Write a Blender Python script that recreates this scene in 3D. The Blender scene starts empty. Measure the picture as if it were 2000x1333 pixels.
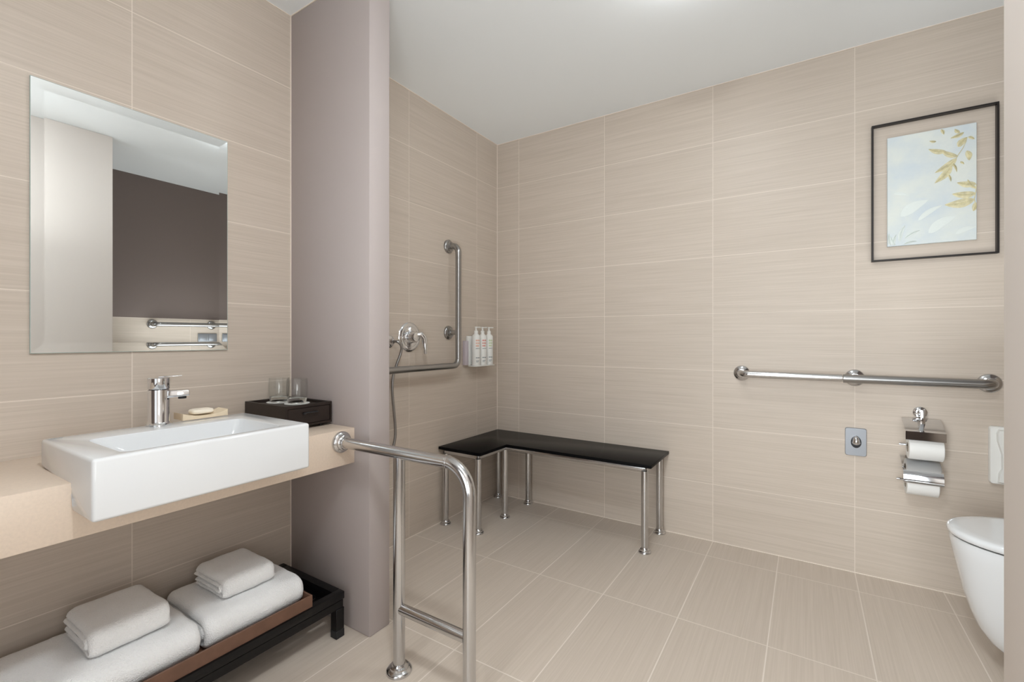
import bpy, bmesh, math, random
from mathutils import Vector, noise
random.seed(7)
PI = math.pi
scn = bpy.context.scene
COL = scn.collection

# ------------------------------------------------------------------ camera
cam_d = bpy.data.cameras.new('camera'); cam = bpy.data.objects.new('camera', cam_d); COL.objects.link(cam)
cam.location = (1.7903, -2.6087, 1.0669)
cam.rotation_euler = (PI/2, 0, 0.5694)
cam_d.sensor_width = 36.0; cam_d.lens = 899.15/2000*36
cam_d.shift_y = -4.83/2000
cam_d.clip_start = 0.02
scn.camera = cam
scn.view_settings.view_transform = 'Standard'; scn.view_settings.look = 'None'
scn.view_settings.gamma = 1.0; scn.view_settings.use_curve_mapping = False
scn.view_settings.exposure = 0.17

# ------------------------------------------------------------------ world and lights
w = bpy.data.worlds.new('world'); scn.world = w; w.use_nodes = True
w.node_tree.nodes['Background'].inputs[0].default_value = (0.9, 0.95, 1, 1)
w.node_tree.nodes['Background'].inputs[1].default_value = 0.3
def area(name, loc, rot, sx, sy, power, col, spread=PI, parent=None):
    l = bpy.data.lights.new(name, 'AREA'); l.shape = 'RECTANGLE'; l.size = sx; l.size_y = sy
    l.energy = power; l.color = col; l.spread = spread
    o = bpy.data.objects.new(name, l); COL.objects.link(o); o.location = loc; o.rotation_euler = rot
    if parent: o.parent = parent; o.location = Vector(loc) - parent.location
    return o
# unseen area fills added to balance the room; bounce_light stands for ceiling-bounced camera flash
FILL_COL = (0.92, 0.975, 1.0)
area('rear_fill', (1.45, -3.45, 1.15), (PI/2, 0, 0), 1.0, 1.6, 4.6, FILL_COL)  # added fill behind the camera
area('rear_fill_beam', (1.50, -3.45, .95), (math.radians(82), 0, math.radians(-11)), 1.0, 1.4, 10.5, FILL_COL, math.radians(80))  # added fill with limited spread, brightens the right of the back wall
area('toilet_side_fill', (2.50, -3.5, 1.3), (PI/2, 0, 0), .5, 1.6, 9.5, FILL_COL)  # added fill at the closed end of the toilet side
area('toilet_side_upfill', (2.48, -.80, .98), (PI, 0, 0), .4, .7, 4.2, FILL_COL, math.radians(174))  # added upward fill hidden above the toilet, brightens ceiling and back wall
area('bounce_light', (1.62, -2.02, 1.60), (PI, 0, 0), .5, .5, 2.2, FILL_COL, math.radians(174))
area('camera_side_fill', (1.98, -2.58, .85), (PI/2, 0, PI/2), .35, .6, 2.1, FILL_COL, math.radians(150))  # added low fill beside the camera for the towels and basin front
area('ceiling_fill_beam', (1.8, -2.75, .7), (math.radians(118), 0, math.radians(32)), .5, .5, 2.1, FILL_COL, math.radians(60))  # added upward fill to lighten the far ceiling corner
LAMPS = [(1.62, -2.34, 132.0), (1.45, -.97, 34.0)]   # opal ceiling lamps: x, y, strength
LAMP_COL = (0.91, 0.97, 1.0)

# ------------------------------------------------------------------ helpers
def new_mat(name):
    m = bpy.data.materials.new(name); m.use_nodes = True
    return m, m.node_tree, m.node_tree.nodes['Principled BSDF']
def lin(c):
    return tuple(((x/255)/12.92 if x/255 <= 0.04045 else ((x/255+0.055)/1.055)**2.4) for x in c) + (1,)
def mat(name, rgb, rough=0.5, metal=0.0, spec=0.5, trans=0.0, ior=1.45, bump=None, coat=0.0, vary=None):
    m, nt, b = new_mat(name)
    b.inputs['Base Color'].default_value = lin(rgb)
    b.inputs['Roughness'].default_value = rough
    b.inputs['Metallic'].default_value = metal
    b.inputs['Specular IOR Level'].default_value = spec
    b.inputs['Transmission Weight'].default_value = trans
    b.inputs['IOR'].default_value = ior
    b.inputs['Coat Weight'].default_value = coat
    N, L = nt.nodes, nt.links
    if bump or vary:
        tc = N.new('ShaderNodeTexCoord')
    if bump:
        sc, st, dist = bump
        n = N.new('ShaderNodeTexNoise'); n.inputs['Scale'].default_value = sc; n.inputs['Detail'].default_value = 4
        bp = N.new('ShaderNodeBump'); bp.inputs['Strength'].default_value = st; bp.inputs['Distance'].default_value = dist
        L.new(tc.outputs['Object'], n.inputs['Vector']); L.new(n.outputs[0], bp.inputs['Height']); L.new(bp.outputs[0], b.inputs['Normal'])
    if vary:
        sc, amt = vary
        n = N.new('ShaderNodeTexNoise'); n.inputs['Scale'].default_value = sc; n.inputs['Detail'].default_value = 5
        mr = N.new('ShaderNodeMapRange'); mr.inputs[1].default_value = .3; mr.inputs[2].default_value = .7
        mr.inputs[3].default_value = 1-amt; mr.inputs[4].default_value = 1+amt
        mx = N.new('ShaderNodeVectorMath'); mx.operation = 'SCALE'; mx.inputs[0].default_value = lin(rgb)[:3]
        L.new(tc.outputs['Object'], n.inputs['Vector']); L.new(n.outputs[0], mr.inputs[0])
        L.new(mr.outputs[0], mx.inputs[3]); L.new(mx.outputs[0], b.inputs['Base Color'])
    return m

def tile_mat(name, axu, axv, ou, ov, su, sv, streak_axis, base, dark, grout, rough=0.42, gw=1.0):
    """stone-look ceramic tile: joints on a su x sv grid of world axes axu/axv, fine streaks along streak_axis"""
    m, nt, b = new_mat(name); N, L = nt.nodes, nt.links
    geo = N.new('ShaderNodeNewGeometry'); sep = N.new('ShaderNodeSeparateXYZ'); L.new(geo.outputs['Position'], sep.inputs[0])
    def math_(op, a, bv=None, c=None):
        n = N.new('ShaderNodeMath'); n.operation = op
        for i, v in enumerate((a, bv, c)):
            if v is None: continue
            if isinstance(v, (int, float)): n.inputs[i].default_value = v
            else: L.new(v, n.inputs[i])
        return n.outputs[0]
    cell, dist = [], []
    for ax, o, s in ((axu, ou, su), (axv, ov, sv)):
        t = math_('DIVIDE', math_('SUBTRACT', sep.outputs[ax], o), s)
        cell.append(math_('FLOOR', t))
        f = math_('FRACT', t)
        dist.append(math_('MULTIPLY', math_('MINIMUM', f, math_('SUBTRACT', 1.0, f)), s))
    d = math_('MINIMUM', dist[0], dist[1])
    g = N.new('ShaderNodeMapRange'); g.interpolation_type = 'SMOOTHSTEP'
    g.inputs[1].default_value = 0.0007*gw; g.inputs[2].default_value = 0.0019*gw; L.new(d, g.inputs[0])      # 0 in the joint, 1 on the tile
    # per tile random
    cc = N.new('ShaderNodeCombineXYZ'); L.new(cell[0], cc.inputs[0]); L.new(cell[1], cc.inputs[1])
    wn = N.new('ShaderNodeTexWhiteNoise'); wn.noise_dimensions = '3D'; L.new(cc.outputs[0], wn.inputs['Vector'])
    off = N.new('ShaderNodeVectorMath'); off.operation = 'SCALE'; off.inputs[3].default_value = 7.0; L.new(wn.outputs['Color'], off.inputs[0])
    def streak(slong, sacross, detail):
        mp = N.new('ShaderNodeVectorMath'); mp.operation = 'MULTIPLY'
        sc = [sacross]*3; sc[streak_axis] = slong; mp.inputs[1].default_value = sc
        ad = N.new('ShaderNodeVectorMath'); ad.operation = 'ADD'
        L.new(geo.outputs['Position'], mp.inputs[0]); L.new(mp.outputs[0], ad.inputs[0]); L.new(off.outputs[0], ad.inputs[1])
        n = N.new('ShaderNodeTexNoise'); n.inputs['Scale'].default_value = 1.0; n.inputs['Detail'].default_value = detail
        n.inputs['Roughness'].default_value = 0.55
        L.new(ad.outputs[0], n.inputs['Vector']); return n.outputs[0]
    s1 = streak(3.0, 210, 4); s2 = streak(1.4, 60, 3)
    s = math_('ADD', math_('MULTIPLY', s1, 0.72), math_('MULTIPLY', s2, 0.28))
    mr = N.new('ShaderNodeMapRange'); mr.inputs[1].default_value = 0.32; mr.inputs[2].default_value = 0.66; L.new(s, mr.inputs[0])
    mix = N.new('ShaderNodeMix'); mix.data_type = 'RGBA'
    mix.inputs[6].default_value = lin(dark); mix.inputs[7].default_value = lin(base); L.new(mr.outputs[0], mix.inputs[0])
    tv = math_('MULTIPLY_ADD', wn.outputs['Value'], 0.035, 0.9825)
    ts = N.new('ShaderNodeVectorMath'); ts.operation = 'SCALE'; L.new(mix.outputs[2], ts.inputs[0]); L.new(tv, ts.inputs[3])
    fin = N.new('ShaderNodeMix'); fin.data_type = 'RGBA'; fin.inputs[6].default_value = lin(grout)
    L.new(ts.outputs[0], fin.inputs[7]); L.new(g.outputs[0], fin.inputs[0]); L.new(fin.outputs[2], b.inputs['Base Color'])
    rr = math_('MULTIPLY_ADD', g.outputs[0], rough-0.8, 0.8); L.new(rr, b.inputs['Roughness'])
    b.inputs['Specular IOR Level'].default_value = 0.35
    bp = N.new('ShaderNodeBump'); bp.inputs['Strength'].default_value = 0.25; bp.inputs['Distance'].default_value = 0.001
    hh = math_('MULTIPLY_ADD', s1, 0.12, g.outputs[0]); L.new(hh, bp.inputs['Height']); L.new(bp.outputs[0], b.inputs['Normal'])
    return m

def tag(o, label=None, cat=None, group=None, kind=None):
    if label: o['label'] = label
    if cat: o['category'] = cat
    if group: o['group'] = group
    if kind: o['kind'] = kind
    return o
def empty(name, loc, label, cat, group=None):
    o = bpy.data.objects.new(name, None); COL.objects.link(o); o.location = loc; o.empty_display_size = 0.05
    return tag(o, label, cat, group)
def rootloc(p):
    v = Vector((0, 0, 0))
    while p: v += p.location; p = p.parent
    return v

class MB:
    """mesh builder in world coordinates"""
    def __init__(s): s.bm = bmesh.new(); s.keep = []
    def box(s, x0, x1, y0, y1, z0, z1, bev=0.0, seg=2):
        vs = [s.bm.verts.new((x, y, z)) for z in (z0, z1) for x, y in ((x0, y0), (x1, y0), (x1, y1), (x0, y1))]
        q = [(3, 2, 1, 0), (4, 5, 6, 7), (0, 1, 5, 4), (1, 2, 6, 5), (2, 3, 7, 6), (3, 0, 4, 7)]
        fs = [s.bm.faces.new([vs[i] for i in f]) for f in q]
        if bev > 0:
            es = list({e for f in fs for e in f.edges})
            bmesh.ops.bevel(s.bm, geom=es, offset=bev, segments=seg, profile=0.5, affect='EDGES')
        return s
    def tube(s, pts, r, n=20, caps=True, radii=None):
        pts = [Vector(p) for p in pts]; rings = []; up = None
        for i, p in enumerate(pts):
            if i == 0: t = pts[1]-pts[0]
            elif i == len(pts)-1: t = pts[-1]-pts[-2]
            else: t = (pts[i+1]-p).normalized()+(p-pts[i-1]).normalized()
            t.normalize()
            if up is None:
                a = Vector((0, 0, 1)) if abs(t.z) < .9 else Vector((1, 0, 0)); up = (a - t*a.dot(t)).normalized()
            else:
                up = (up - t*up.dot(t)).normalized()
            sd = t.cross(up); rr = radii[i] if radii else r
            rings.append([s.bm.verts.new(p + (up*math.cos(2*PI*k/n)+sd*math.sin(2*PI*k/n))*rr) for k in range(n)])
        for a, b in zip(rings, rings[1:]):
            for k in range(n): s.bm.faces.new((a[k], a[(k+1) % n], b[(k+1) % n], b[k]))
        if caps:
            s.bm.faces.new(rings[0][::-1]); s.bm.faces.new(rings[-1])
        return s
    def lathe(s, prof, origin, axis='z', n=32, cap0=True, cap1=True):
        """prof: (radius, height) pairs; axis x, y, z or -y etc."""
        o = Vector(origin); sg = -1 if axis[0] == '-' else 1; ax = axis[-1]; rings = []
        for r, h in prof:
            ring = []
            for k in range(n):
                a, b = r*math.cos(2*PI*k/n), r*math.sin(2*PI*k/n)
                v = {'z': Vector((a, b, sg*h)), 'x': Vector((sg*h, a, b)), 'y': Vector((b, sg*h, a))}[ax]
                ring.append(s.bm.verts.new(o+v))
            rings.append(ring)
        for a, b in zip(rings, rings[1:]):
            for k in range(n): s.bm.faces.new((a[k], a[(k+1) % n], b[(k+1) % n], b[k]))
        if cap0: s.bm.faces.new(rings[0][::-1])
        if cap1: s.bm.faces.new(rings[-1])
        return s
    def prism(s, poly, ax, a0, a1, bev=0.0, seg=2):
        """poly in the two other axes (in x,y,z order) pushed along ax from a0 to a1"""
        def P(p, a): l = list(p); l.insert('xyz'.index(ax), a); return l
        A = [s.bm.verts.new(P(p, a0)) for p in poly]; B = [s.bm.verts.new(P(p, a1)) for p in poly]
        fs = [s.bm.faces.new(A[::-1]), s.bm.faces.new(B)]
        n = len(poly)
        for k in range(n): fs.append(s.bm.faces.new((A[k], A[(k+1) % n], B[(k+1) % n], B[k])))
        if bev > 0:
            es = list({e for f in fs for e in f.edges})
            bmesh.ops.bevel(s.bm, geom=es, offset=bev, segments=seg, profile=0.5, affect='EDGES')
        return s
    def loft(s, rings, cap0=True, cap1=True):
        R = [[s.bm.verts.new(p) for p in r] for r in rings]; n = len(R[0])
        for a, b in zip(R, R[1:]):
            for k in range(n): s.bm.faces.new((a[k], a[(k+1) % n], b[(k+1) % n], b[k]))
        if cap0: s.bm.faces.new(R[0][::-1])
        if cap1: s.bm.faces.new(R[-1])
        return s
    def build(s, name, m, parent=None, loc=None, smooth=40, label=None, cat=None, group=None, kind=None):
        bmesh.ops.recalc_face_normals(s.bm, faces=s.bm.faces)
        base = rootloc(parent) if parent else Vector(loc or (0, 0, 0))
        bmesh.ops.translate(s.bm, verts=s.bm.verts, vec=-base)
        me = bpy.data.meshes.new(name); s.bm.to_mesh(me); s.bm.free()
        if smooth:
            me.polygons.foreach_set('use_smooth', [True]*len(me.polygons))
            me.set_sharp_from_angle(angle=math.radians(smooth))
        for mm in (m if isinstance(m, (list, tuple)) else [m]): me.materials.append(mm)
        o = bpy.data.objects.new(name, me); COL.objects.link(o)
        if parent: o.parent = parent
        else: o.location = base
        return tag(o, label, cat, group, kind)

def rounded(pts, r, n=8):
    """polyline with arc corners"""
    pts = [Vector(p) for p in pts]; out = [pts[0]]
    for i in range(1, len(pts)-1):
        a = (pts[i-1]-pts[i]).normalized(); b = (pts[i+1]-pts[i]).normalized()
        ang = a.angle(b); d = r/math.tan(ang/2)
        p0, p1 = pts[i]+a*d, pts[i]+b*d
        c = pts[i]+(a+b).normalized()*(r/math.sin(ang/2))
        v0, v1 = p0-c, p1-c
        th = v0.angle(v1); h = (v1 - v0*math.cos(th))/math.sin(th)
        for k in range(n+1): out.append(c + v0*math.cos(th*k/n) + h*math.sin(th*k/n))
    out.append(pts[-1]); return out
def copy_tree(o, loc=None, parent=None):
    c = o.copy(); COL.objects.link(c); c.parent = parent
    if loc is not None: c.location = loc
    for ch in list(o.children): copy_tree(ch, None, c)
    return c

# ------------------------------------------------------------------ materials
T_BASE, T_DARK, GROUT = (206, 193, 180), (192, 179, 165), (226, 214, 202)
M_wall_l = tile_mat('tile_wall_side', 1, 2, -0.2325, 0.0, 0.6, 0.2995, 1, T_BASE, T_DARK, GROUT)
M_wall_b = tile_mat('tile_wall_back', 0, 2, 0.1749, 0.0, 0.6, 0.2995, 0, T_BASE, T_DARK, GROUT)
M_wall_r = tile_mat('tile_wall_right', 1, 2, -0.72, 0.035, 0.6, 0.3, 1, T_BASE, T_DARK, GROUT)
M_floor = tile_mat('tile_floor', 0, 1, 0.1749, -0.1875, 0.3, 0.6, 1, (212, 199, 186), (201, 188, 174), (232, 221, 210), 0.40, 1.5)
M_mauve = mat('mauve_paint', (178, 168, 165), 0.6, spec=0.3, bump=(300, .05, .001))
M_brown = mat('brown_paint', (124, 112, 107), 0.7, spec=0.2, bump=(300, .05, .001))
M_white_paint = mat('white_paint', (222, 213, 206), 0.7, spec=0.2, bump=(300, .04, .001))
M_ceiling = mat('ceiling_paint', (242, 245, 246), 0.85, spec=0.1)
M_caulk = mat('caulk', (232, 220, 208), 0.7)
M_stone = mat('cream_stone', (226, 208, 190), 0.35, vary=(160, .035))
M_ceramic = mat('white_ceramic', (232, 234, 236), 0.12, coat=0.3)
M_steel = mat('polished_steel', (205, 205, 206), 0.16, metal=1.0)
M_satin = mat('satin_steel', (168, 167, 166), 0.28, metal=1.0)
M_chrome = mat('chrome', (225, 226, 228), 0.06, metal=1.0)
M_blackstone = mat('black_granite', (14, 14, 15), 0.22, spec=0.05)
M_blackwood = mat('black_wood', (17, 16, 17), 0.35, spec=0.35)
M_espresso = mat('espresso_wood', (42, 33, 29), 0.38, vary=(40, .15))
M_traywood = mat('brown_tray_wood', (112, 82, 66), 0.5, vary=(25, .12))
M_towel = mat('white_terry', (250, 250, 250), 0.95, spec=0.1, bump=(300, 1.0, .004))
M_mirror = mat('mirror_silver', (232, 235, 235), 0.0, metal=1.0)
M_glassedge = mat('mirror_glass_edge', (170, 185, 180), 0.2)
M_glass = mat('clear_glass', (250, 252, 250), 0.0, trans=1.0, ior=1.45)
m, nt, b = new_mat('thin_clear_glass'); N, L = nt.nodes, nt.links
tr_ = N.new('ShaderNodeBsdfTransparent'); tr_.inputs[0].default_value = (.99, .995, .99, 1)
gl_ = N.new('ShaderNodeBsdfGlossy'); gl_.inputs['Roughness'].default_value = .02
lw_ = N.new('ShaderNodeLayerWeight'); lw_.inputs['Blend'].default_value = .5
pw_ = N.new('ShaderNodeMath'); pw_.operation = 'POWER'; pw_.inputs[1].default_value = 4; L.new(lw_.outputs['Facing'], pw_.inputs[0])
fr_ = N.new('ShaderNodeMath'); fr_.operation = 'MULTIPLY_ADD'; fr_.inputs[1].default_value = .45; fr_.inputs[2].default_value = .045; L.new(pw_.outputs[0], fr_.inputs[0])
ms_ = N.new('ShaderNodeMixShader'); L.new(fr_.outputs[0], ms_.inputs[0]); L.new(tr_.outputs[0], ms_.inputs[1]); L.new(gl_.outputs[0], ms_.inputs[2])
L.new(ms_.outputs[0], N['Material Output'].inputs['Surface'])
M_thin = m
M_paper = mat('white_paper', (236, 235, 232), 0.9, spec=0.1, bump=(500, .1, .001))
M_plastic = mat('white_plastic', (233, 232, 228), 0.3)
M_lav = mat('pale_lavender_plastic', (196, 186, 192), 0.4)
M_plateg = mat('matt_silver_plate', (150, 153, 158), 0.38, metal=0.6)
M_dish = mat('pale_bamboo', (232, 214, 186), 0.5, vary=(30, .06))
M_soap = mat('cream_soap', (250, 240, 222), 0.45)
M_frame = mat('black_frame', (30, 24, 22), 0.4)
M_leaf = mat('pale_gold_relief', (214, 206, 170), 0.45, vary=(60, .18))
M_leafp = mat('plaster_relief', (222, 228, 224), 0.5)
M_grey = mat('grey_print', (140, 146, 148), 0.5)
M_red = mat('coral_print', (214, 150, 140), 0.5)
M_org = mat('peach_print', (226, 180, 160), 0.5)
M_grn = mat('green_print', (196, 208, 170), 0.5)
M_dark = mat('dark_gap', (40, 40, 42), 0.6)
M_rubber = mat('dark_rubber', (34, 34, 36), 0.5)

# canvas: pale blue and cream washes
m, nt, b = new_mat('canvas_wash'); N, L = nt.nodes, nt.links
tc = N.new('ShaderNodeTexCoord'); n = N.new('ShaderNodeTexNoise'); n.inputs['Scale'].default_value = 7; n.inputs['Detail'].default_value = 6
cr = N.new('ShaderNodeValToRGB'); cr.color_ramp.elements[0].position = .38; cr.color_ramp.elements[0].color = lin((205, 214, 219))
cr.color_ramp.elements[1].position = .62; cr.color_ramp.elements[1].color = lin((221, 225, 219))
n2 = N.new('ShaderNodeTexNoise'); n2.inputs['Scale'].default_value = 45; n2.inputs['Detail'].default_value = 8
bp = N.new('ShaderNodeBump'); bp.inputs['Strength'].default_value = .5; bp.inputs['Distance'].default_value = .002
L.new(tc.outputs['Object'], n.inputs['Vector']); L.new(n.outputs[0], cr.inputs[0]); L.new(cr.outputs[0], b.inputs['Base Color'])
L.new(tc.outputs['Object'], n2.inputs['Vector']); L.new(n2.outputs[0], bp.inputs['Height']); L.new(bp.outputs[0], b.inputs['Normal'])
b.inputs['Roughness'].default_value = .85; b.inputs['Specular IOR Level'].default_value = .15
M_canvas = m
# lamp lens
m, nt, b = new_mat('lamp_lens'); b.inputs['Emission Color'].default_value = (*LAMP_COL, 1); b.inputs['Emission Strength'].default_value = 1
M_lens = m

# ------------------------------------------------------------------ the room
H = 2.397
XR = 2.80; YF = -3.62
def struct(name, mb, m, smooth=0):
    return mb.build(name, m, kind='structure', smooth=smooth)
struct('floor', MB().box(-.12, XR+.12, YF-.12, .12, -.12, 0), M_floor)
struct('ceiling', MB().box(-.12, XR+.12, YF-.12, .12, H, H+.12), M_ceiling)
struct('wall_left', MB().box(-.12, 0, YF-.12, .12, 0, H), M_wall_l)
struct('wall_back', MB().box(0, XR+.12, 0, .12, 0, H), M_wall_b)
wr = struct('wall_right', MB().box(XR, XR+.12, YF-.12, 0, 1.238, H), M_brown)
struct('wall_right_lower', MB().box(XR, XR+.12, YF-.12, 0, 0, 1.238), M_wall_r)
struct('wall_front', MB().box(0, XR, YF-.12, YF, 0, H), M_brown)
struct('wall_partition', MB().box(0, .479, -1.5018, -1.4071, 0, H, .004, 2), M_mauve, 40)
struct('wall_entrance', MB().box(2.079, 2.19, YF, -1.470, 0, H, .004, 2), M_white_paint, 40)
# thin pale sealant beads where tiled planes meet
c = .0032
struct('trim_1', MB().box(0, XR, -c, 0, H-c, H), M_caulk)
struct('trim_2', MB().box(0, c, -1.4071, -c, H-c, H), M_caulk)
struct('trim_3', MB().box(0, c, -c, 0, 0, H-c), M_caulk)
struct('trim_4', MB().box(0, c, -1.5018-c, -1.5018, 0, H), M_caulk)
struct('trim_5', MB().box(0, c, YF, -1.5018-c, H-c, H), M_caulk)
struct('trim_6', MB().box(c, XR, -c, 0, 0, c), M_caulk)
struct('trim_7', MB().box(0, c, -1.4071, -c, 0, c), M_caulk)
struct('trim_8', MB().box(c, .479, -1.5018-c, -1.5018, H-c, H), M_caulk)

# unseen ceiling lamps; opal dome shape chosen to spread light over the ceiling
lab = ['round opal ceiling lamp above the washbasin area', 'round opal ceiling lamp above the shower area', 'round opal ceiling lamp above the toilet']
for i, (x, y, p) in enumerate(LAMPS):
    r = empty('ceiling_lamp', (x, y, H), lab[i], 'ceiling lamp', 'round opal ceiling lamps')
    MB().lathe([(.118, 0.0005), (.118, .014), (.112, .018), (.106, .018)], (x, y, H), '-z', cap0=True, cap1=True, n=48).build('base_ring', M_plastic, r)
    me_ = M_lens.copy(); me_.node_tree.nodes['Principled BSDF'].inputs['Emission Strength'].default_value = p
    MB().lathe([(.106, .0185), (.104, .030), (.094, .044), (.076, .055), (.050, .062), (.022, .0645), (.004, .065)], (x, y, H), '-z', n=48, cap1=True).build('opal_dome', me_, r, smooth=60)

# ------------------------------------------------------------------ mirror
my0, my1, mz0, mz1 = -2.259, -1.753, 1.027, 1.785
mr = empty('wall_mirror', (0, (my0+my1)/2, mz0), 'large frameless rectangular mirror above the washbasin', 'mirror')
bw, xf, dx = .027, .0062, .00082
mb = MB()
o_ = [(xf+dx, my0, mz0), (xf+dx, my1, mz0), (xf+dx, my1, mz1), (xf+dx, my0, mz1)]
i_ = [(xf, my0+bw, mz0+bw), (xf, my1-bw, mz0+bw), (xf, my1-bw, mz1-bw), (xf, my0+bw, mz1-bw)]
O = [mb.bm.verts.new(p) for p in o_]; I = [mb.bm.verts.new(p) for p in i_]
mb.bm.faces.new(I)
for k in range(4): mb.bm.faces.new((O[k], O[(k+1) % 4], I[(k+1) % 4], I[k]))
mb.build('silvered_glass', M_mirror, mr, smooth=0)
mb = MB(); e = .0012
for a in ((my0-e, my0, mz0-e, mz1+e), (my1, my1+e, mz0-e, mz1+e), (my0, my1, mz0-e, mz0), (my0, my1, mz1, mz1+e)):
    mb.box(.0005, xf+dx, a[0], a[1], a[2], a[3])
mb.box(.0005, xf-.001, my0, my1, mz0, mz1)
mb.build('glass_edge', M_glassedge, mr, smooth=0)

# ------------------------------------------------------------------ worktop
ZT, ZB, XC = .742, .614, .400
MB().box(0.0005, XC, -2.95, -1.5023, ZB, ZT, .0025, 2).build('stone_worktop', M_stone, loc=(.2, -2.2, ZB),
    label='thick cream stone worktop slab cantilevered from the tiled wall', cat='worktop')

# ------------------------------------------------------------------ washbasin (L-shaped body, recess cut out, rounded rims)
sx0, sx1, sy0, sy1, sz1, sz0 = .166, .533, -2.272, -1.771, .813, .679
wb = empty('washbasin', (.35, -2.02, ZT), 'white rectangular semi-recessed ceramic washbasin on cream worktop', 'washbasin')
mb = MB().prism([(sx0, ZT), (XC+.0012, ZT), (XC+.0012, sz0), (sx1, sz0), (sx1, sz1), (sx0, sz1)], 'y', sy0, sy1, .0075, 4)
body = mb.build('basin', M_ceramic, wb, smooth=0)
mb = MB()
def rr_ring(x0, x1, y0, y1, z, r, n=6):
    out = []
    for cx_, cy_, a0 in ((x1-r, y1-r, 0), (x0+r, y1-r, PI/2), (x0+r, y0+r, PI), (x1-r, y0+r, 1.5*PI)):
        for k in range(n+1): a = a0+k/n*PI/2; out.append((cx_+r*math.cos(a), cy_+r*math.sin(a), z))
    return out
base = rootloc(wb)
rings = [rr_ring(.300, .482, -2.105, -1.872, .7535, .028), rr_ring(.290, .492, -2.125, -1.862, .757, .030),
         rr_ring(.281, .500, -2.160, -1.853, .772, .026), rr_ring(.274, .506, -2.212, -1.842, .808, .022), rr_ring(.266, .514, -2.222, -1.834, .86, .02)]
mb.loft(rings)
cut = mb.build('cutter', M_ceramic, None, loc=(0, 0, 0), smooth=0)
md = body.modifiers.new('b', 'BOOLEAN'); md.object = cut; md.operation = 'DIFFERENCE'; md.solver = 'EXACT'
bv = body.modifiers.new('v', 'BEVEL'); bv.width = .005; bv.segments = 4; bv.limit_method = 'ANGLE'; bv.angle_limit = math.radians(32)
bpy.context.view_layer.update()
dg = bpy.context.evaluated_depsgraph_get()
me = bpy.data.meshes.new_from_object(body.evaluated_get(dg)); body.modifiers.clear(); body.data = me
me.polygons.foreach_set('use_smooth', [True]*len(me.polygons)); me.set_sharp_from_angle(angle=math.radians(50))
bpy.data.objects.remove(cut)
MB().lathe([(.021, .0), (.021, .0025), (.017, .004), (.0, .004)], (.385, -1.99, .7530), 'z', cap1=False).build('drain_cap', M_chrome, wb)
mb = MB()
for k, (a, wd) in enumerate(((0, .0042), (.006, .0042), (.0118, .003), (.0165, .003), (.0212, .0042))):
    mb.box(.181, .187, -2.262+a, -2.262+a+wd, sz1-.0002, sz1+.0004)
mb.build('maker_mark', M_grey, wb, label='small grey maker mark')

# ------------------------------------------------------------------ faucet
fx, fy = .190, -2.030
ft = empty('basin_faucet', (fx, fy, sz1), 'chrome single-lever faucet standing on the white washbasin', 'faucet')
MB().lathe([(.0325, .0), (.0325, .004), (.0285, .007), (.0265, .012), (.0265, .098), (.0262, .104)], (fx, fy, sz1+.0002), n=40).build('body', M_chrome, ft)
MB().lathe([(.0235, .104), (.0235, .1065)], (fx, fy, sz1), n=40).build('gap_ring', M_dark, ft)
MB().lathe([(.0258, .1065), (.0268, .1085), (.0268, .1375), (.0255, .139)], (fx, fy, sz1), n=40).build('lever_cap', M_chrome, ft)
an = math.radians(66); dv = Vector((math.cos(an), math.sin(an), 0)); sv = Vector((-dv.y, dv.x, 0))
def bar(mb, a, b, hw, z0, z1, z0b=None, z1b=None, bev=.002):
    z0b = z0 if z0b is None else z0b; z1b = z1 if z1b is None else z1b
    c0 = Vector((fx, fy, sz1))
    P = [c0+dv*a-sv*hw, c0+dv*b-sv*hw, c0+dv*b+sv*hw, c0+dv*a+sv*hw]
    vs = [mb.bm.verts.new(p+Vector((0, 0, z))) for p, z in zip(P, (z0, z0b, z0b, z0))] + [mb.bm.verts.new(p+Vector((0, 0, z))) for p, z in zip(P, (z1, z1b, z1b, z1))]
    fs = [mb.bm.faces.new([vs[i] for i in f]) for f in [(3, 2, 1, 0), (4, 5, 6, 7), (0, 1, 5, 4), (1, 2, 6, 5), (2, 3, 7, 6), (3, 0, 4, 7)]]
    bmesh.ops.bevel(mb.bm, geom=list({e for f in fs for e in f.edges}), offset=bev, segments=2, profile=.5, affect='EDGES')
mb = MB(); bar(mb, .010, .074, .0165, .078, .101, .083, .099); mb.build('spout', M_chrome, ft)
a = Vector((fx, fy, sz1))+dv*.056; MB().lathe([(.0105, .0745), (.0105, .0835)], a, n=24).build('aerator', M_dark, ft)
mb = MB(); bar(mb, .0, .056, .010, .1395, .1425, .1425, .1445, .0008); mb.build('lever', M_chrome, ft)

# ------------------------------------------------------------------ soap dish and soap
sd = (.112, .176, -1.962, -1.832)
mb = MB(); n = 16; zb = sz1+.0008
top, bot = [], []
for k in range(n+1):
    t = k/n; y = sd[2]+(sd[3]-sd[2])*t; u = abs(2*t-1)
    top.append((y, zb+.008+.0125*u**2.2)); bot.append((y, zb))
poly = bot + top[::-1]
mb.prism(poly, 'x', sd[0], sd[1])
mb.build('soap_dish', M_dish, loc=((sd[0]+sd[1])/2, -1.897, zb), smooth=30, label='pale wooden boat-shaped soap dish on the washbasin rim', cat='soap dish')
mb = MB(); 
sc = [rr_ring(.119+k, .169-k, -1.930+k, -1.866-k, z, .016-k*.5) for z, k in ((.8265, .004), (.8290, .0005), (.8360, 0), (.8395, .0025), (.841, .008))]
mb.loft([[(p[0], p[1], p[2]) for p in r] for r in sc]); mb.build('soap_bar', M_soap, loc=(.144, -1.898, .8265), smooth=60,
    label='cream bar of soap lying in the wooden soap dish', cat='soap')

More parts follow.
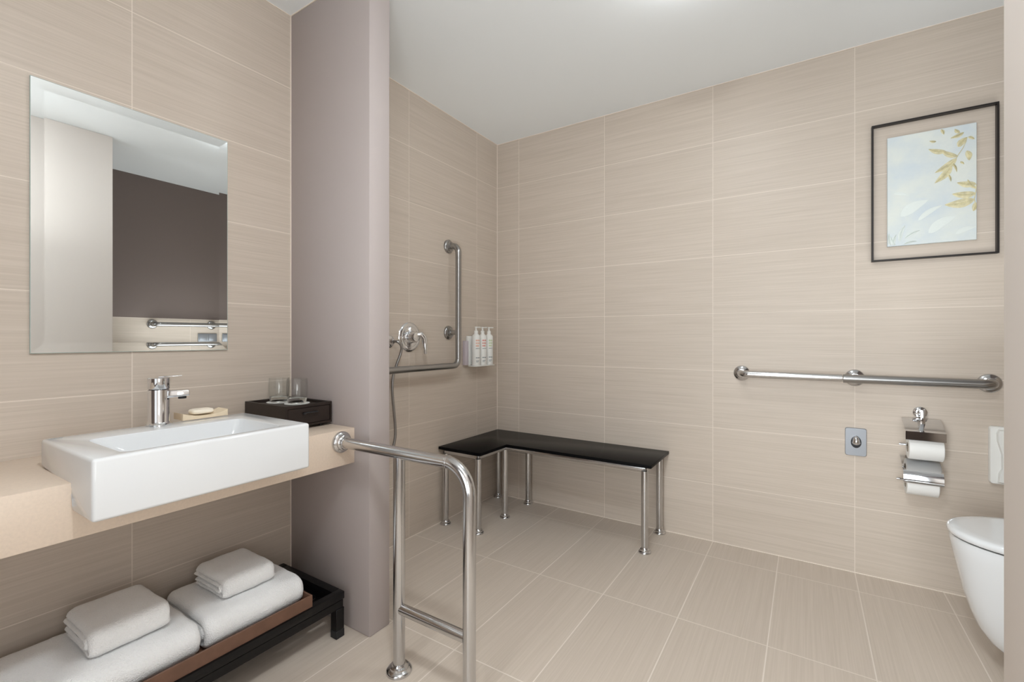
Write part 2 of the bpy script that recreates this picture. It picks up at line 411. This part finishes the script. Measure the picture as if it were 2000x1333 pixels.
# ------------------------------------------------------------------ amenity drawer box with glasses
bx0, bx1, by0, by1, bz0, bz1 = .008, .276, -1.690, -1.509, .752, .830
bxr = empty('drawer_box', (.14, -1.60, ZT), 'small dark brown wooden drawer box on the worktop by the partition', 'box')
mb = MB().box(bx0, bx1-.006, by0, by1, bz0, bz1-.010)
for q in ((bx0, bx1, by0, by0+.008), (bx0, bx1, by1-.008, by1), (bx0, bx0+.008, by0+.008, by1-.008), (bx1-.008, bx1, by0+.008, by1-.008)):
    mb.box(q[0], q[1], q[2], q[3], bz1-.010, bz1)
mb.box(bx1-.006, bx1, by0, by0+.006, bz0, bz1-.010).box(bx1-.006, bx1, by1-.006, by1, bz0, bz1-.010).box(bx1-.006, bx1, by0+.006, by1-.006, bz0, bz0+.008)
mb.build('carcass', M_espresso, bxr, smooth=0)
dr = MB().box(bx1-.0058, bx1-.0008, by0+.008, by1-.008, bz0+.0095, bz1-.012, .0008, 1).build('drawer', M_espresso, bxr, smooth=0)
MB().box(bx1-.001, bx1+.012, -1.628, -1.572, .7985, .8025, .001, 1).box(bx1-.001, bx1+.010, -1.628, -1.622, .7945, .8025, .0008, 1).build('handle', M_rubber, dr)
for x in (bx0+.02, bx1-.03):
    for y in (by0+.02, by1-.025):
        MB().lathe([(.008, 0), (.008, bz0-ZT-.0002)], (x, y, ZT+.0002), n=16).build('foot', M_rubber, bxr)
GL = [((.064, -1.590), 'left'), ((.157, -1.574), 'right')]
gz = bz1-.010
cl = ['white paper coaster under the left tumbler, nearer the tiled wall', 'white paper coaster under the right tumbler, nearer the box front']
glab = ['clear glass tumbler on the drawer box, left one nearer the tiled wall', 'clear glass tumbler on the drawer box, right one nearer the box front']
coast = gls = None
for i, ((x, y), _) in enumerate(GL):
    if coast is None:
        coast = MB().lathe([(.0445, 0), (.0445, .0014)], (x, y, gz+.0002), n=48).build('paper_coaster', M_paper, loc=(x, y, gz+.0002))
        gls = empty('glass_tumbler', (x, y, gz+.0018), '', '')
        prof = [(.0345, .0205), (.0368, .035), (.0375, .060), (.0358, .092), (.0353, .0930), (.0346, .092), (.0363, .060), (.0356, .035), (.0335, .0215), (.002, .0212)]
        MB().lathe(prof, (x, y, gz+.0018), n=56, cap0=False, cap1=True).build('wall', M_thin, gls, smooth=60)
        MB().lathe([(.002, 0), (.029, 0), (.0325, .002), (.0338, .010), (.0345, .0203), (.002, .0206)], (x, y, gz+.0018), n=56, cap0=True, cap1=True).build('thick_base', M_glass, gls, smooth=40)
        oc, og = coast, gls
    else:
        oc = copy_tree(coast, (x, y, gz+.0002)); og = copy_tree(gls, (x, y, gz+.0018))
    tag(oc, cl[i], 'coaster', 'white paper coasters on the drawer box'); tag(og, glab[i], 'drinking glass', 'tumblers on the drawer box')

# ------------------------------------------------------------------ steel fittings
def flange(origin, axis, r=.038, rt=.019, n=40):
    return MB().lathe([(r, 0), (r, .006), (r*.93, .0105), (r*.80, .0125), (r*.74, .014), (r*.72, .020), (rt*1.22, .0225), (rt*1.12, .027), (rt*.9, .0275)], origin, axis, n=n)

# grab rail from the worktop to the floor
gy, gz_, px1, px2 = -1.561, .700, .690, .974
gr = empty('floor_grab_rail', (px1, gy, 0), 'polished steel grab rail from worktop edge down to the floor, with two posts', 'grab rail')
MB().tube(rounded([(XC+.012, gy, gz_), (px2, gy, gz_), (px2, gy, .01)], .085, 12), .019, 32).build('bent_rail', M_steel, gr)
MB().tube([(px1, gy, .01), (px1, gy, gz_-.012)], .0188, 32).build('post', M_steel, gr)
MB().tube([(px1+.012, gy, .203), (px2-.012, gy, .203)], .0165, 28).build('rung', M_steel, gr)
MB().lathe([(.0198, -.003), (.0200, -.001), (.0200, .001), (.0198, .003)], (.893, gy, gz_), 'x').build('weld_ring', M_steel, gr)
flange((XC+.0004, gy, gz_), 'x').build('wall_flange', M_steel, gr)
flange((px1, gy, .0003), 'z', .041).build('floor_flange', M_steel, gr)
flange((px2, gy, .0003), 'z', .041).build('floor_flange', M_steel, gr)

# L-shaped grab bar on the shower wall
lx, ly, lz0, lz1 = .078, -.514, .910, 1.612
lb = empty('shower_grab_bar', (0, ly, lz0), 'L-shaped satin steel grab bar on the shower wall', 'grab bar')
MB().tube(rounded([(.012, ly, lz1), (lx, ly, lz1), (lx, ly, lz0), (lx, -1.27, lz0), (.012, -1.27, lz0)], .044, 10), .0175, 28).build('bent_bar', M_satin, lb)
MB().tube([(.012, ly, 1.102), (lx-.008, ly, 1.102)], .014, 24).build('stub', M_satin, lb)
for p in ((.0004, ly, lz1), (.0004, ly, 1.102), (.0004, -1.27, lz0)): flange(p, 'x', .040, .0175).build('flange', M_satin, lb)

# straight grab bar on the back wall (two joined lengths)
wbz = .888
bb = empty('wall_grab_bar', (1.96, 0, wbz), 'long straight steel grab bar on the tiled back wall', 'grab bar')
MB().tube(rounded([(1.512, -.012, wbz+.003), (1.512, -.070, wbz+.003), (1.925, -.070, wbz+.001)], .036, 10), .0180, 28).build('bar', M_steel, bb)
MB().tube(rounded([(1.928, -.070, wbz), (2.412, -.070, wbz-.002), (2.412, -.012, wbz-.002)], .036, 10), .0190, 28).build('bar', M_satin, bb)
MB().tube([(1.974, -.012, wbz), (1.974, -.060, wbz)], .014, 24).build('stub', M_steel, bb)
for p in ((1.512, -.0004, wbz+.003), (1.974, -.0004, wbz), (2.412, -.0004, wbz-.002)): flange(p, '-y', .038, .018).build('flange', M_steel, bb)

# bar on the right wall, seen in the mirror
rb = empty('toilet_grab_bar', (XR, -.55, 1.18), 'steel grab bar on the right wall, seen reflected in the mirror', 'grab bar')
MB().tube(rounded([(XR-.012, -1.0, 1.185), (XR-.075, -1.0, 1.185), (XR-.075, -.10, 1.190), (XR-.012, -.10, 1.190)], .036, 8), .018, 24).build('bent_bar', M_satin, rb)
for y in (-1.0, -.55, -.10): flange((XR-.0004, y, 1.187), '-x', .038, .018).build('flange', M_satin, rb)
MB().tube([(XR-.012, -.55, 1.187), (XR-.06, -.55, 1.187)], .014, 20).build('stub', M_satin, rb)
fp = empty('toilet_flush_panel', (XR, -.58, 1.08), 'rectangular silver flush panel on the right wall, seen in the mirror', 'flush plate')
MB().box(XR-.010, XR-.0005, -.660, -.505, 1.038, 1.112, .003, 2).build('plate', M_plateg, fp)
MB().box(XR-.014, XR-.0102, -.650, -.590, 1.046, 1.104, .0015, 2).build('button', M_plateg, fp)
MB().box(XR-.014, XR-.0102, -.575, -.515, 1.046, 1.104, .0015, 2).build('button', M_plateg, fp)

# ------------------------------------------------------------------ shower mixer, hose, hand shower
mx = empty('shower_mixer', (0, -.832, 1.075), 'round chrome shower mixer with lever on the shower wall', 'shower mixer')
mo = (0.0004, -.832, 1.075)
MB().lathe([(.079, 0), (.079, .003), (.074, .008), (.060, .0115), (.056, .010), (.052, .012), (.050, .012)], mo, 'x', 56).build('cover_plate', M_chrome, mx)
MB().lathe([(.034, .010), (.034, .020), (.031, .030), (.029, .048), (.024, .056), (.010, .059)], mo, 'x', 40).build('valve_body', M_chrome, mx)
lv = MB().tube([(.048, -.822, 1.088), (.060, -.806, 1.090), (.068, -.790, 1.070), (.072, -.786, 1.030), (.073, -.784, .985)], .010, 20, radii=[.012, .016, .0155, .0125, .0085]).build('lever', M_chrome, mx)
MB().lathe([(.014, .010), (.014, .016), (.010, .020)], (0.0004, -.832, 1.118), 'x', 24).build('diverter_knob', M_chrome, mx)
ho = (0.0004, -.972, 1.052)
hs = empty('hand_shower', ho, 'chrome wall outlet and thin grey shower hose hanging beside the partition', 'hand shower')
MB().lathe([(.032, 0), (.032, .004), (.027, .009), (.016, .012), (.014, .030), (.010, .034)], ho, 'x', 32).build('wall_outlet', M_chrome, hs)
hp = [(.034, -.972, 1.052), (.052, -.962, 1.050), (.058, -.945, 1.030), (.050, -.940, .995), (.036, -.955, .935), (.032, -.974, .880), (.030, -.978, .800), (.029, -.968, .710), (.028, -.958, .630), (.028, -.958, .570), (.028, -.975, .510), (.028, -1.02, .462), (.028, -1.075, .455), (.028, -1.125, .50), (.028, -1.15, .60), (.028, -1.155, .80), (.030, -1.155, 1.10), (.045, -1.155, 1.335)]
def smoothpath(pts, m=6):
    P = [Vector(p) for p in pts]; out = []
    for i in range(len(P)-1):
        p0 = P[max(i-1, 0)]; p1 = P[i]; p2 = P[i+1]; p3 = P[min(i+2, len(P)-1)]
        for k in range(m):
            t = k/m
            out.append(.5*((2*p1)+(p2-p0)*t+(2*p0-5*p1+4*p2-p3)*t*t+(3*p1-p0-3*p2+p3)*t**3))
    out.append(P[-1]); return out
MB().tube(smoothpath(hp), .0068, 14).build('hose', M_satin, hs)
MB().tube([(.045, -1.155, 1.335), (.055, -1.155, 1.40), (.075, -1.155, 1.50)], .012, 20).lathe([(.012, -.01), (.040, .0), (.044, .012), (.040, .022), (.030, .024)], (.075, -1.155, 1.515), 'x', 32).build('spray_head', M_chrome, hs)
MB().tube([(.0006, -1.155, 1.385), (.048, -1.155, 1.385)], .015, 20).build('holder', M_chrome, hs)

# ------------------------------------------------------------------ soap bottles in a wall bracket
bk = empty('bottle_bracket', (0, -.25, .90), 'white wall bracket that holds three pump bottles in the shower corner', 'bottle holder')
MB().box(.0005, .024, -.346, -.152, .900, 1.083, .004, 2).box(.024, .086, -.353, -.154, .893, .8995, .002, 1).build('back_box', M_plastic, bk)
MB().box(.0005, .026, -.380, -.350, .902, 1.053, .003, 2).build('side_sleeve', M_lav, bk)
def curved_patch(mb, cx_, cy_, r, a0, a1, z0, z1, n=8):
    R = [[mb.bm.verts.new((cx_+r*math.cos(a0+(a1-a0)*k/n), cy_+r*math.sin(a0+(a1-a0)*k/n), z)) for k in range(n+1)] for z in (z0, z1)]
    for k in range(n): mb.bm.faces.new((R[0][k], R[0][k+1], R[1][k+1], R[1][k]))
bl = ['white pump bottle with peach print, left of the three in the wall bracket', 'white pump bottle with coral red print, middle of the three in the wall bracket', 'white pump bottle with pale green print, right one nearest the corner']
for i, (y, pm) in enumerate(((-.321, M_org), (-.253, M_red), (-.184, M_grn))):
    x = .061; z = .900; r = .0262
    b_ = empty('pump_bottle', (x, y, z), bl[i], 'pump bottle', 'pump bottles in the wall bracket')
    MB().lathe([(r*.9, 0), (r, .004), (r, .176), (r*.97, .182), (r*.80, .188), (r*.5, .194), (.011, .200), (.0105, .206)], (x, y, z), 'z', 36).build('bottle', M_plastic, b_)
    MB().lathe([(.0125, .200), (.0125, .214), (.006, .218), (.005, .232), (.009, .234), (.009, .239), (.006, .241)], (x, y, z), 'z', 24).box(x-.004, x+.034, y-.005, y+.005, z+.234, z+.2395, .0015, 1).build('pump', M_plastic, b_)
    # printed lines
    a_c = math.radians(-28)
    mb = MB(); rr_ = r+.0004
    for j, (zz, h, ws) in enumerate(((.150, .010, [(-.50, -.02), (.06, .48)]), (.133, .010, [(-.50, -.2), (-.12, .2), (.27, .50)]), (.117, .009, [(-.5, .3)]))):
        for a0, a1 in ws: curved_patch(mb, x, y, rr_, a_c+a0, a_c+a1, z+zz, z+zz+h, 5)
    mb.build('printed_name', pm, b_, smooth=0)
    for nm, rows in (('printed_text', ((.103, .004, [(-.5, .1), (.15, .5)]),)), ('printed_footer', ((.045, .006, [(-.5, -.05), (0, .5)]), (.027, .004, [(-.45, .35)]), (.020, .003, [(-.45, .1)])))):
        mb = MB()
        for zz, h, ws in rows:
            for a0, a1 in ws: curved_patch(mb, x, y, rr_, a_c+a0, a_c+a1, z+zz, z+zz+h, 5)
        mb.build(nm, M_grey, b_, smooth=0)

# ------------------------------------------------------------------ corner bench
bt = .446
be = empty('corner_bench', (.28, -.3, 0), 'L-shaped shower bench with black stone seat and steel legs', 'bench')
MB().prism([(.006, -.006), (.006, -.607), (.308, -.607), (.308, -.354), (1.152, -.354), (1.152, -.006)], 'z', bt-.016, bt, .002, 2).build('seat', M_blackstone, be)
LX = [(.040, -.583), (.274, -.583), (.274, -.318), (.040, -.046), (.274, -.046), (1.110, -.318), (1.110, -.046)]
fr = rounded([(.040, -.30, 0), (.040, -.583, 0), (.274, -.583, 0), (.274, -.318, 0), (1.110, -.318, 0), (1.110, -.046, 0), (.040, -.046, 0), (.040, -.302, 0)], .004, 3)
zf = bt-.016-.0135
mb = MB(); seq = [(.040, -.583), (.274, -.583), (.274, -.318), (1.110, -.318), (1.110, -.046), (.040, -.046), (.040, -.583)]
for a, b_ in zip(seq, seq[1:]):
    mb.box(min(a[0], b_[0])-.011, max(a[0], b_[0])+.011, min(a[1], b_[1])-.011, max(a[1], b_[1])+.011, zf-.014, zf+.013, .0095, 4)
mb.build('frame', M_steel, be)
for x, y in LX:
    lg = MB().tube([(x, y, .004), (x, y, zf-.010)], .0172, 24).build('leg', M_steel, be)
    MB().lathe([(.031, 0), (.031, .005), (.028, .009), (.024, .010), (.023, .018), (.0195, .021), (.018, .026), (.0165, .0265)], (x, y, .0003), 'z', 32).build('foot_flange', M_steel, lg)

# ------------------------------------------------------------------ flush button plate on the back wall
fb = empty('push_valve_plate', (1.978, 0, .597), 'silver wall plate with domed push button below the grab bar', 'flush valve')
fpx = (1.9385, 2.0175, .534, .660)
pl = rr_ring(fpx[0], fpx[1], fpx[2], fpx[3], 0, .009)
MB().loft([[(p[0], -.0005, p[1]) for p in pl], [(p[0], -.006, p[1]) for p in pl], [(1.978+(p[0]-1.978)*.96, -.0085, .597+(p[1]-.597)*.975) for p in pl]]).build('plate', M_plateg, fb)
rings = []
for t in range(9):
    a = t/8*PI/2; s_ = math.cos(a); d = .004+.022*math.sin(a)
    rings.append([(1.979+(.0180 if math.sin(q) < 0 else .0155)*math.cos(q)*max(s_, .02), -.0085-d+.004, .599+(.028 if math.sin(q) > 0 else .018)*math.sin(q)*max(s_, .02)) for q in [2*PI*k/28 for k in range(28)]])
MB().loft(rings).build('push_button', M_chrome, fb)
MB().loft([[(1.979+.0195*math.cos(q)*k, -.0088-e_, .595+(.029 if math.sin(q) > 0 else .025)*math.sin(q)*k) for q in [2*PI*j/28 for j in range(28)]] for k, e_ in ((1, 0), (.96, .0015))]).build('button_collar', M_dark, fb)

# ------------------------------------------------------------------ double toilet roll holder
tr = empty('toilet_roll_holder', (2.199, 0, .752), 'chrome double toilet roll holder with two hoods on the back wall', 'toilet roll holder')
MB().lathe([(.024, 0), (.024, .010), (.021, .013), (.010, .014), (.009, .052)], (2.199, -.0005, .750), '-y', 32).build('wall_disc', M_chrome, tr)
MB().box(2.191, 2.207, -.066, -.052, .690, .768, .002, 2).box(2.192, 2.206, -.022, -.016, .44, .70, .001, 1).box(2.192, 2.206, -.056, -.016, .692, .700, .001, 1).build('bracket', M_chrome, tr)
def hood(prof, x0, x1):
    up = [Vector((0, a, b)) for a, b in prof]; t = .0016
    poly = [(a, b) for a, b in prof] + [(a+ (t if i else 0), b-t) for i, (a, b) in reversed(list(enumerate(prof)))]
    return MB().prism(poly, 'x', x0, x1)
hood([(-.018, .726), (-.060, .7125), (-.100, .690), (-.110, .6855), (-.1185, .6835), (-.1188, .649)], 2.136, 2.262).build('hood', M_chrome, tr, smooth=30)
hood([(-.018, .563), (-.060, .544), (-.104, .520), (-.108, .517), (-.1165, .4985), (-.1168, .470)], 2.130, 2.256).build('hood', M_chrome, tr, smooth=30)
MB().tube([(2.122, -.062, .618), (2.199, -.062, .618)], .0050, 14).box(2.194, 2.204, -.066, -.018, .612, .624, .001, 1).build('roll_rod', M_chrome, tr)
MB().tube([(2.114, -.062, .468), (2.199, -.062, .468)], .0050, 14).box(2.194, 2.204, -.066, -.018, .462, .474, .001, 1).build('roll_rod', M_chrome, tr)
def roll(x0, x1, yc, zc, r, label):
    e = empty('toilet_roll', (x0, yc, zc), label, 'toilet roll', 'toilet rolls on the holder')
    MB().lathe([(.0195, .0), (r-.002, 0), (r, .002), (r, x1-x0-.002), (r-.002, x1-x0), (.0195, x1-x0), (.0195, 0)], (x0, yc, zc), 'x', 56, False, False).build('paper', M_paper, e)
    mb = MB().lathe([(.0185, -.0006), (.0194, -.0006), (.0194, x1-x0+.0006), (.0185, x1-x0+.0006), (.0185, -.0006)], (x0, yc, zc), 'x', 40, False, False)
    mb.build('cardboard_core', mat('cardboard', (150, 138, 124), .9), e)
roll(2.150, 2.260, -.062, .607, .0475, 'upper white toilet roll, right under the top chrome hood')
roll(2.143, 2.245, -.062, .457, .0465, 'lower white toilet roll, half hidden by the bottom chrome hood')

# ------------------------------------------------------------------ seat cover dispenser
sdp = empty('seat_cover_dispenser', (2.51, 0, .486), 'white plastic wall dispenser partly hidden behind the entrance wall edge', 'dispenser')
pl = rr_ring(2.409, 2.64, .486, .715, 0, .010)
cxx, czz = 2.5245, .6005
MB().loft([[(p[0], -.0005, p[1]) for p in pl], [(p[0], -.016, p[1]) for p in pl], [(cxx+(p[0]-cxx)*.985, -.020, czz+(p[1]-czz)*.985) for p in pl]]).build('housing', M_plastic, sdp)
ed = [(2.431, .494), (2.433, .530), (2.441, .548), (2.441, .606), (2.433, .640), (2.428, .660), (2.427, .690), (2.432, .704), (2.635, .704), (2.635, .494)]
cc_ = (2.53, .60)
MB().loft([[(p[0], -.0195, p[1]) for p in ed], [(p[0], -.030, p[1]) for p in ed], [(cc_[0]+(p[0]-cc_[0])*.98, -.036, cc_[1]+(p[1]-cc_[1])*.97) for p in ed]]).build('front_cover', M_plastic, sdp, smooth=35)

# ------------------------------------------------------------------ framed artwork
ar = empty('framed_artwork', (2.234, 0, 1.408), 'pale blue floral relief panel inside an open thin black frame on back wall', 'picture')
ax0, ax1, az0, az1, fw, fd = 2.0335, 2.4355, 1.408, 2.0115, .0065, .024
MB().box(ax0, ax1, -fd, -.0005, az0, az0+fw, .0006, 1).box(ax0, ax1, -fd, -.0005, az1-fw, az1, .0006, 1).box(ax0, ax0+fw, -fd, -.0005, az0+fw, az1-fw, .0006, 1).box(ax1-fw, ax1, -fd, -.0005, az0+fw, az1-fw, .0006, 1).build('frame', M_frame, ar, smooth=0)
kx0, kx1, kz0, kz1, ky = 2.089, 2.373, 1.471, 1.948, -.012
cv = MB().box(kx0, kx1, ky, -.0005, kz0, kz1, .001, 1).build('relief_panel', M_canvas, ar, smooth=0)
def cpos(px, py):
    u = (px-65)/847; yt = 215+(65-215)*u; yb = 1248+(1183-1248)*u
    return kx0+u*(kx1-kx0), kz1-(py-yt)/(yb-yt)*(kz1-kz0)
def leaf(mb, b0, tip, w, hgt, curl=0.12, ribs=True):
    (x0, z0), (x1, z1) = cpos(*b0), cpos(*tip)
    d = Vector((x1-x0, 0, z1-z0)); Ln = d.length; d.normalize(); s = Vector((-d.z, 0, d.x)); w = w/847*(kx1-kx0)
    n, mm = 12, 6; G = []
    for i in range(n+1):
        t = i/n; hw = w/2*math.sin(PI*t**.8)**.8 if 0 < t < 1 else 0
        c = Vector((x0, ky, z0))+d*Ln*t + s*curl*Ln*math.sin(PI*t)*.6
        row = []
        for j in range(-mm, mm+1):
            v = j/mm
            hh = hgt*(math.sin(PI*t)**.6 if 0 < t < 1 else 0)*(1-abs(v)**2.2)*(1+.55*math.cos(v*PI*5))*.6
            p = c+s*hw*v; p.y = ky-.0003-max(hh, 0); p.x = min(max(p.x, kx0+.001), kx1-.001); p.z = min(max(p.z, kz0+.001), kz1-.001)
            row.append(mb.bm.verts.new(p))
        G.append(row)
    for i in range(n):
        for j in range(2*mm):
            mb.bm.faces.new((G[i][j], G[i][j+1], G[i+1][j+1], G[i+1][j]))
mb = MB()
for b0, tp, w_ in (((640, 345), (470, 318), 62), ((745, 392), (590, 330), 60), ((735, 405), (530, 545), 78), ((690, 470), (528, 645), 78), ((745, 300), (830, 205), 70), ((800, 160), (675, 215), 45),
                   ((760, 165), (715, 128), 40), ((835, 205), (893, 228), 34), ((825, 335), (845, 430), 60), ((765, 440), (800, 465), 24), ((690, 450), (735, 540), 26), ((655, 560), (680, 630), 24), ((590, 130), (615, 180), 34), ((545, 245), (480, 240), 30),
                   ((908, 655), (735, 640), 75), ((905, 745), (690, 748), 85), ((895, 800), (620, 852), 105), ((905, 830), (880, 915), 60), ((905, 700), (830, 610), 40)):
    leaf(mb, b0, tp, w_, .0045)
mb.tube([Vector((*cpos(a_, b_)[:1], ky-.001, cpos(a_, b_)[1])) for a_, b_ in ((690, 470), (715, 430), (750, 370), (790, 310), (820, 240))], .0012, 8)
mb.tube([Vector((*cpos(a_, b_)[:1], ky-.001, cpos(a_, b_)[1])) for a_, b_ in ((906, 870), (890, 800), (905, 720), (908, 660))], .0014, 8)
mb.build('gilded_leaves', M_leaf, cv, smooth=60)
mb = MB()
for b0, tp, w_ in (((100, 1238), (85, 1120), 40), ((120, 1238), (160, 1130), 45), ((190, 1200), (245, 1040), 48), ((240, 1170), (392, 1090), 40), ((230, 1225), (362, 1195), 28), ((150, 1235), (100, 1150), 30)):
    leaf(mb, b0, tp, w_, .004)
for b0, tp, w_ in (((200, 960), (470, 800), 120), ((370, 1000), (610, 850), 60), ((470, 1120), (740, 950), 110), ((720, 1130), (905, 1060), 60), ((130, 740), (280, 760), 40)):
    leaf(mb, b0, tp, w_, .0013)
mb.build('plaster_leaves', M_leafp, cv, smooth=60)

# ------------------------------------------------------------------ toilet
ty = -.520
to = empty('toilet', (2.5, ty, 0), 'white wall-mounted toilet with closed lid, half hidden by the entrance wall', 'toilet')
def dring(tip, hw, z, a=None, n=20, xe=XR-.0006, e=2.15):
    a = a or min(.27, xe-tip-.05); cx_ = tip+a; out = []
    for k in range(n+1):
        q = PI/2+PI*k/n; c_, s_ = math.cos(q), math.sin(q)
        out.append((cx_+a*math.copysign(abs(c_)**(2/e), c_), ty+hw*math.copysign(abs(s_)**(2/e), s_), z))
    out += [(xe, ty-hw*.93, z), (xe, ty+hw*.93, z)]
    return out
prof = [(2.440, .078, .040), (2.365, .100, .046), (2.322, .116, .062), (2.287, .130, .092), (2.262, .143, .130), (2.243, .153, .180), (2.226, .164, .240), (2.212, .174, .310), (2.200, .181, .370), (2.194, .184, .405), (2.196, .182, .417)]
MB().loft([dring(*p) for p in prof]).build('bowl', M_ceramic, to, smooth=50)
MB().loft([dring(2.202, .178, .4165), dring(2.202, .178, .4235)]).build('seat_gap', M_dark, to, smooth=50)
MB().loft([dring(2.193, .187, .4225), dring(2.1885, .190, .4255), dring(2.188, .190, .436), dring(2.191, .1875, .442), dring(2.200, .180, .4455), dring(2.225, .160, .447)]).build('lid', M_ceramic, to, smooth=60)

# ------------------------------------------------------------------ black rack under the worktop
rx0, rx1, ry0, ry1, rz = .010, .392, -2.78, -1.540, .160
rk = empty('towel_rack', (.2, -2.2, 0), 'low black slatted rack standing on the floor under the worktop', 'rack')
mb = MB()
mb.box(rx1-.030, rx1, ry0, ry1, rz-.026, rz, .002, 2).box(rx0, rx0+.030, ry0, ry1, rz-.026, rz, .002, 2)
mb.box(rx0+.030, rx1-.030, ry1-.030, ry1, rz-.026, rz, .002, 2).box(rx0+.030, rx1-.030, ry0, ry0+.030, rz-.026, rz, .002, 2)
mb.build('top_frame', M_blackwood, rk)
mb = MB()
mb.box(rx1-.028, rx1-.003, ry0+.002, ry1-.003, rz-.056, rz-.0285, .0015, 1).box(rx0+.003, rx0+.028, ry0+.002, ry1-.003, rz-.056, rz-.0285, .0015, 1)
mb.box(rx0+.028, rx1-.028, ry1-.028, ry1-.003, rz-.056, rz-.0285, .0015, 1).box(rx0+.028, rx1-.028, ry0+.003, ry0+.028, rz-.056, rz-.0285, .0015, 1)
mb.build('apron', M_blackwood, rk)
for x in (.078, .135, .192, .249, .306):
    MB().box(x-.019, x+.019, ry0+.028, ry1-.030, rz-.050, rz-.038, .001, 1).build('slat', M_blackwood, rk)
for x in (rx0+.017, rx1-.017):
    for y in (ry1-.017, ry0+.017):
        lg = MB().box(x-.016, x+.016, y-.016, y+.016, .028, rz-.056, .001, 1).build('leg', M_blackwood, rk)
        MB().box(x-.0168, x+.0168, y-.0168, y+.0168, .0005, .0279, .001, 1).build('foot_cap', M_rubber, lg)

# brown tray on the rack
tx0, tx1, ty0, ty1, tz0, tz1 = .055, .3845, -2.58, -1.662, rz+.0004, .2005
trr = empty('wooden_tray', (.2, -2.1, tz0), 'long shallow brown wooden tray with the towels on the black rack', 'tray')
MB().box(tx0+.006, tx1-.006, ty0+.006, ty1-.006, tz0, tz0+.006).build('base', M_traywood, trr, smooth=0)
MB().box(tx1-.006, tx1, ty0, ty1, tz0, tz1, .0008, 1).box(tx0, tx0+.006, ty0, ty1, tz0, tz1, .0008, 1).box(tx0+.006, tx1-.006, ty1-.006, ty1, tz0, tz1, .0008, 1).box(tx0+.006, tx1-.006, ty0, ty0+.006, tz0, tz1, .0008, 1).build('rim', M_traywood, trr, smooth=0)

# ------------------------------------------------------------------ folded towels
def towel(name, x0, x1, y0, y1, z0, h, seed, label, group, cr=.022):
    mb = MB(); t = h/4; er = .022
    def cpath(d, xs0, xs1):
        lo, hi = z0+t*(d+.5), z0+h-t*(d+.5); xf_ = x1-t*(d+.5); r = min((hi-lo)/2*.98, cr+.004 if d == 0 else .5*t+.001)
        pts = [Vector((xs0, 0, lo)), Vector((xf_, 0, lo)), Vector((xf_, 0, hi)), Vector((xs1, 0, hi))]
        P = rounded(pts, r, 7); out = [P[0]]
        for a, b in zip(P, P[1:]):      # resample long stretches
            m_ = max(1, int((b-a).length/.012))
            for k in range(1, m_+1): out.append(a.lerp(b, k/m_))
        return out
    ny = max(24, int((y1-y0)/.008))
    ys = []
    for k in range(ny+1):
        q = k/ny; q2 = .5-.5*math.cos(PI*q); ys.append(y0+(y1-y0)*(.35*q+.65*q2))
    for d, (xa, xb, ya, yb) in enumerate(((x0+.002, x0, y0, y1), (x0+.012, x0+.004, y0-.006, y1+.001))):
        P = cpath(d, xa, xb); ncap = 6; loops = []
        for yq in ys:
            f_ = (yq-y0)/(y1-y0); yy = ya+(yb-ya)*f_
            e = min(yy-ya, yb-yy); k = 1 if e >= er else math.sqrt(max(0, 1-((er-e)/er)**2))
            sink = (1-k)*t*.42 if d == 0 else 0
            ht = t/2*1.00*max(k, .12); sec_o, sec_i = [], []
            for i, p in enumerate(P):
                a = P[max(i-1, 0)]; b = P[min(i+1, len(P)-1)]; tg = (b-a).normalized(); nm = Vector((tg.z, 0, -tg.x))
                c0 = Vector((p.x, yy, p.z)) - nm*sink*(1 if p.z > z0+h*.3 else 0)
                sec_o.append(c0+nm*ht); sec_i.append(c0-nm*ht)
            def cap(a, b, c0, tg):
                o = []
                for m_ in range(1, 5):
                    an_ = PI*m_/5; mid = (a+b)/2; o.append(mid+(a-mid)*math.cos(an_)+tg*(a-mid).length*math.sin(an_))
                return o
            tg1 = (P[-1]-P[-2]).normalized(); tg0 = (P[0]-P[1]).normalized()
            loop = sec_o + cap(sec_o[-1], sec_i[-1], None, tg1) + sec_i[::-1] + cap(sec_i[0], sec_o[0], None, tg0)
            L2 = []
            for v in loop:
                nz = noise.noise_vector(v*24+Vector((seed, d*5, 0)))*.0020 + noise.noise_vector(v*75+Vector((seed, 0, d)))*.0009 + noise.noise_vector(v*7+Vector((seed*2, 0, 3)))*.0035
                if abs(v.z-z0) < .002: nz.z = abs(nz.z)*.3
                w_ = v+nz; w_.z = max(w_.z, z0+.0004); w_.x = max(w_.x, .002); L2.append(w_)
            loops.append(L2)
        mb.loft(loops)
    return mb.build(name, M_towel, loc=((x0+x1)/2, (y0+y1)/2, z0), smooth=75, label=label, cat='towel', group=group)
tb = tz0+.0062
towel('bath_towel', .088, .358, -1.972, -1.668, tb, .094, 3, 'large folded white bath towel at the right end of the brown tray', 'folded bath towels in the tray', .030)
towel('bath_towel', .088, .358, -2.400, -1.986, tb, .096, 11, 'large folded white bath towel at the left end of the brown tray', 'folded bath towels in the tray', .030)
towel('hand_towel', .112, .300, -1.900, -1.738, tb+.0950, .064, 23, 'small folded white hand towel on top of the right bath towel', 'folded hand towels on the bath towels', .015)
towel('hand_towel', .112, .302, -2.212, -2.040, tb+.0970, .070, 31, 'small folded white hand towel on top of the left bath towel', 'folded hand towels on the bath towels', .015)
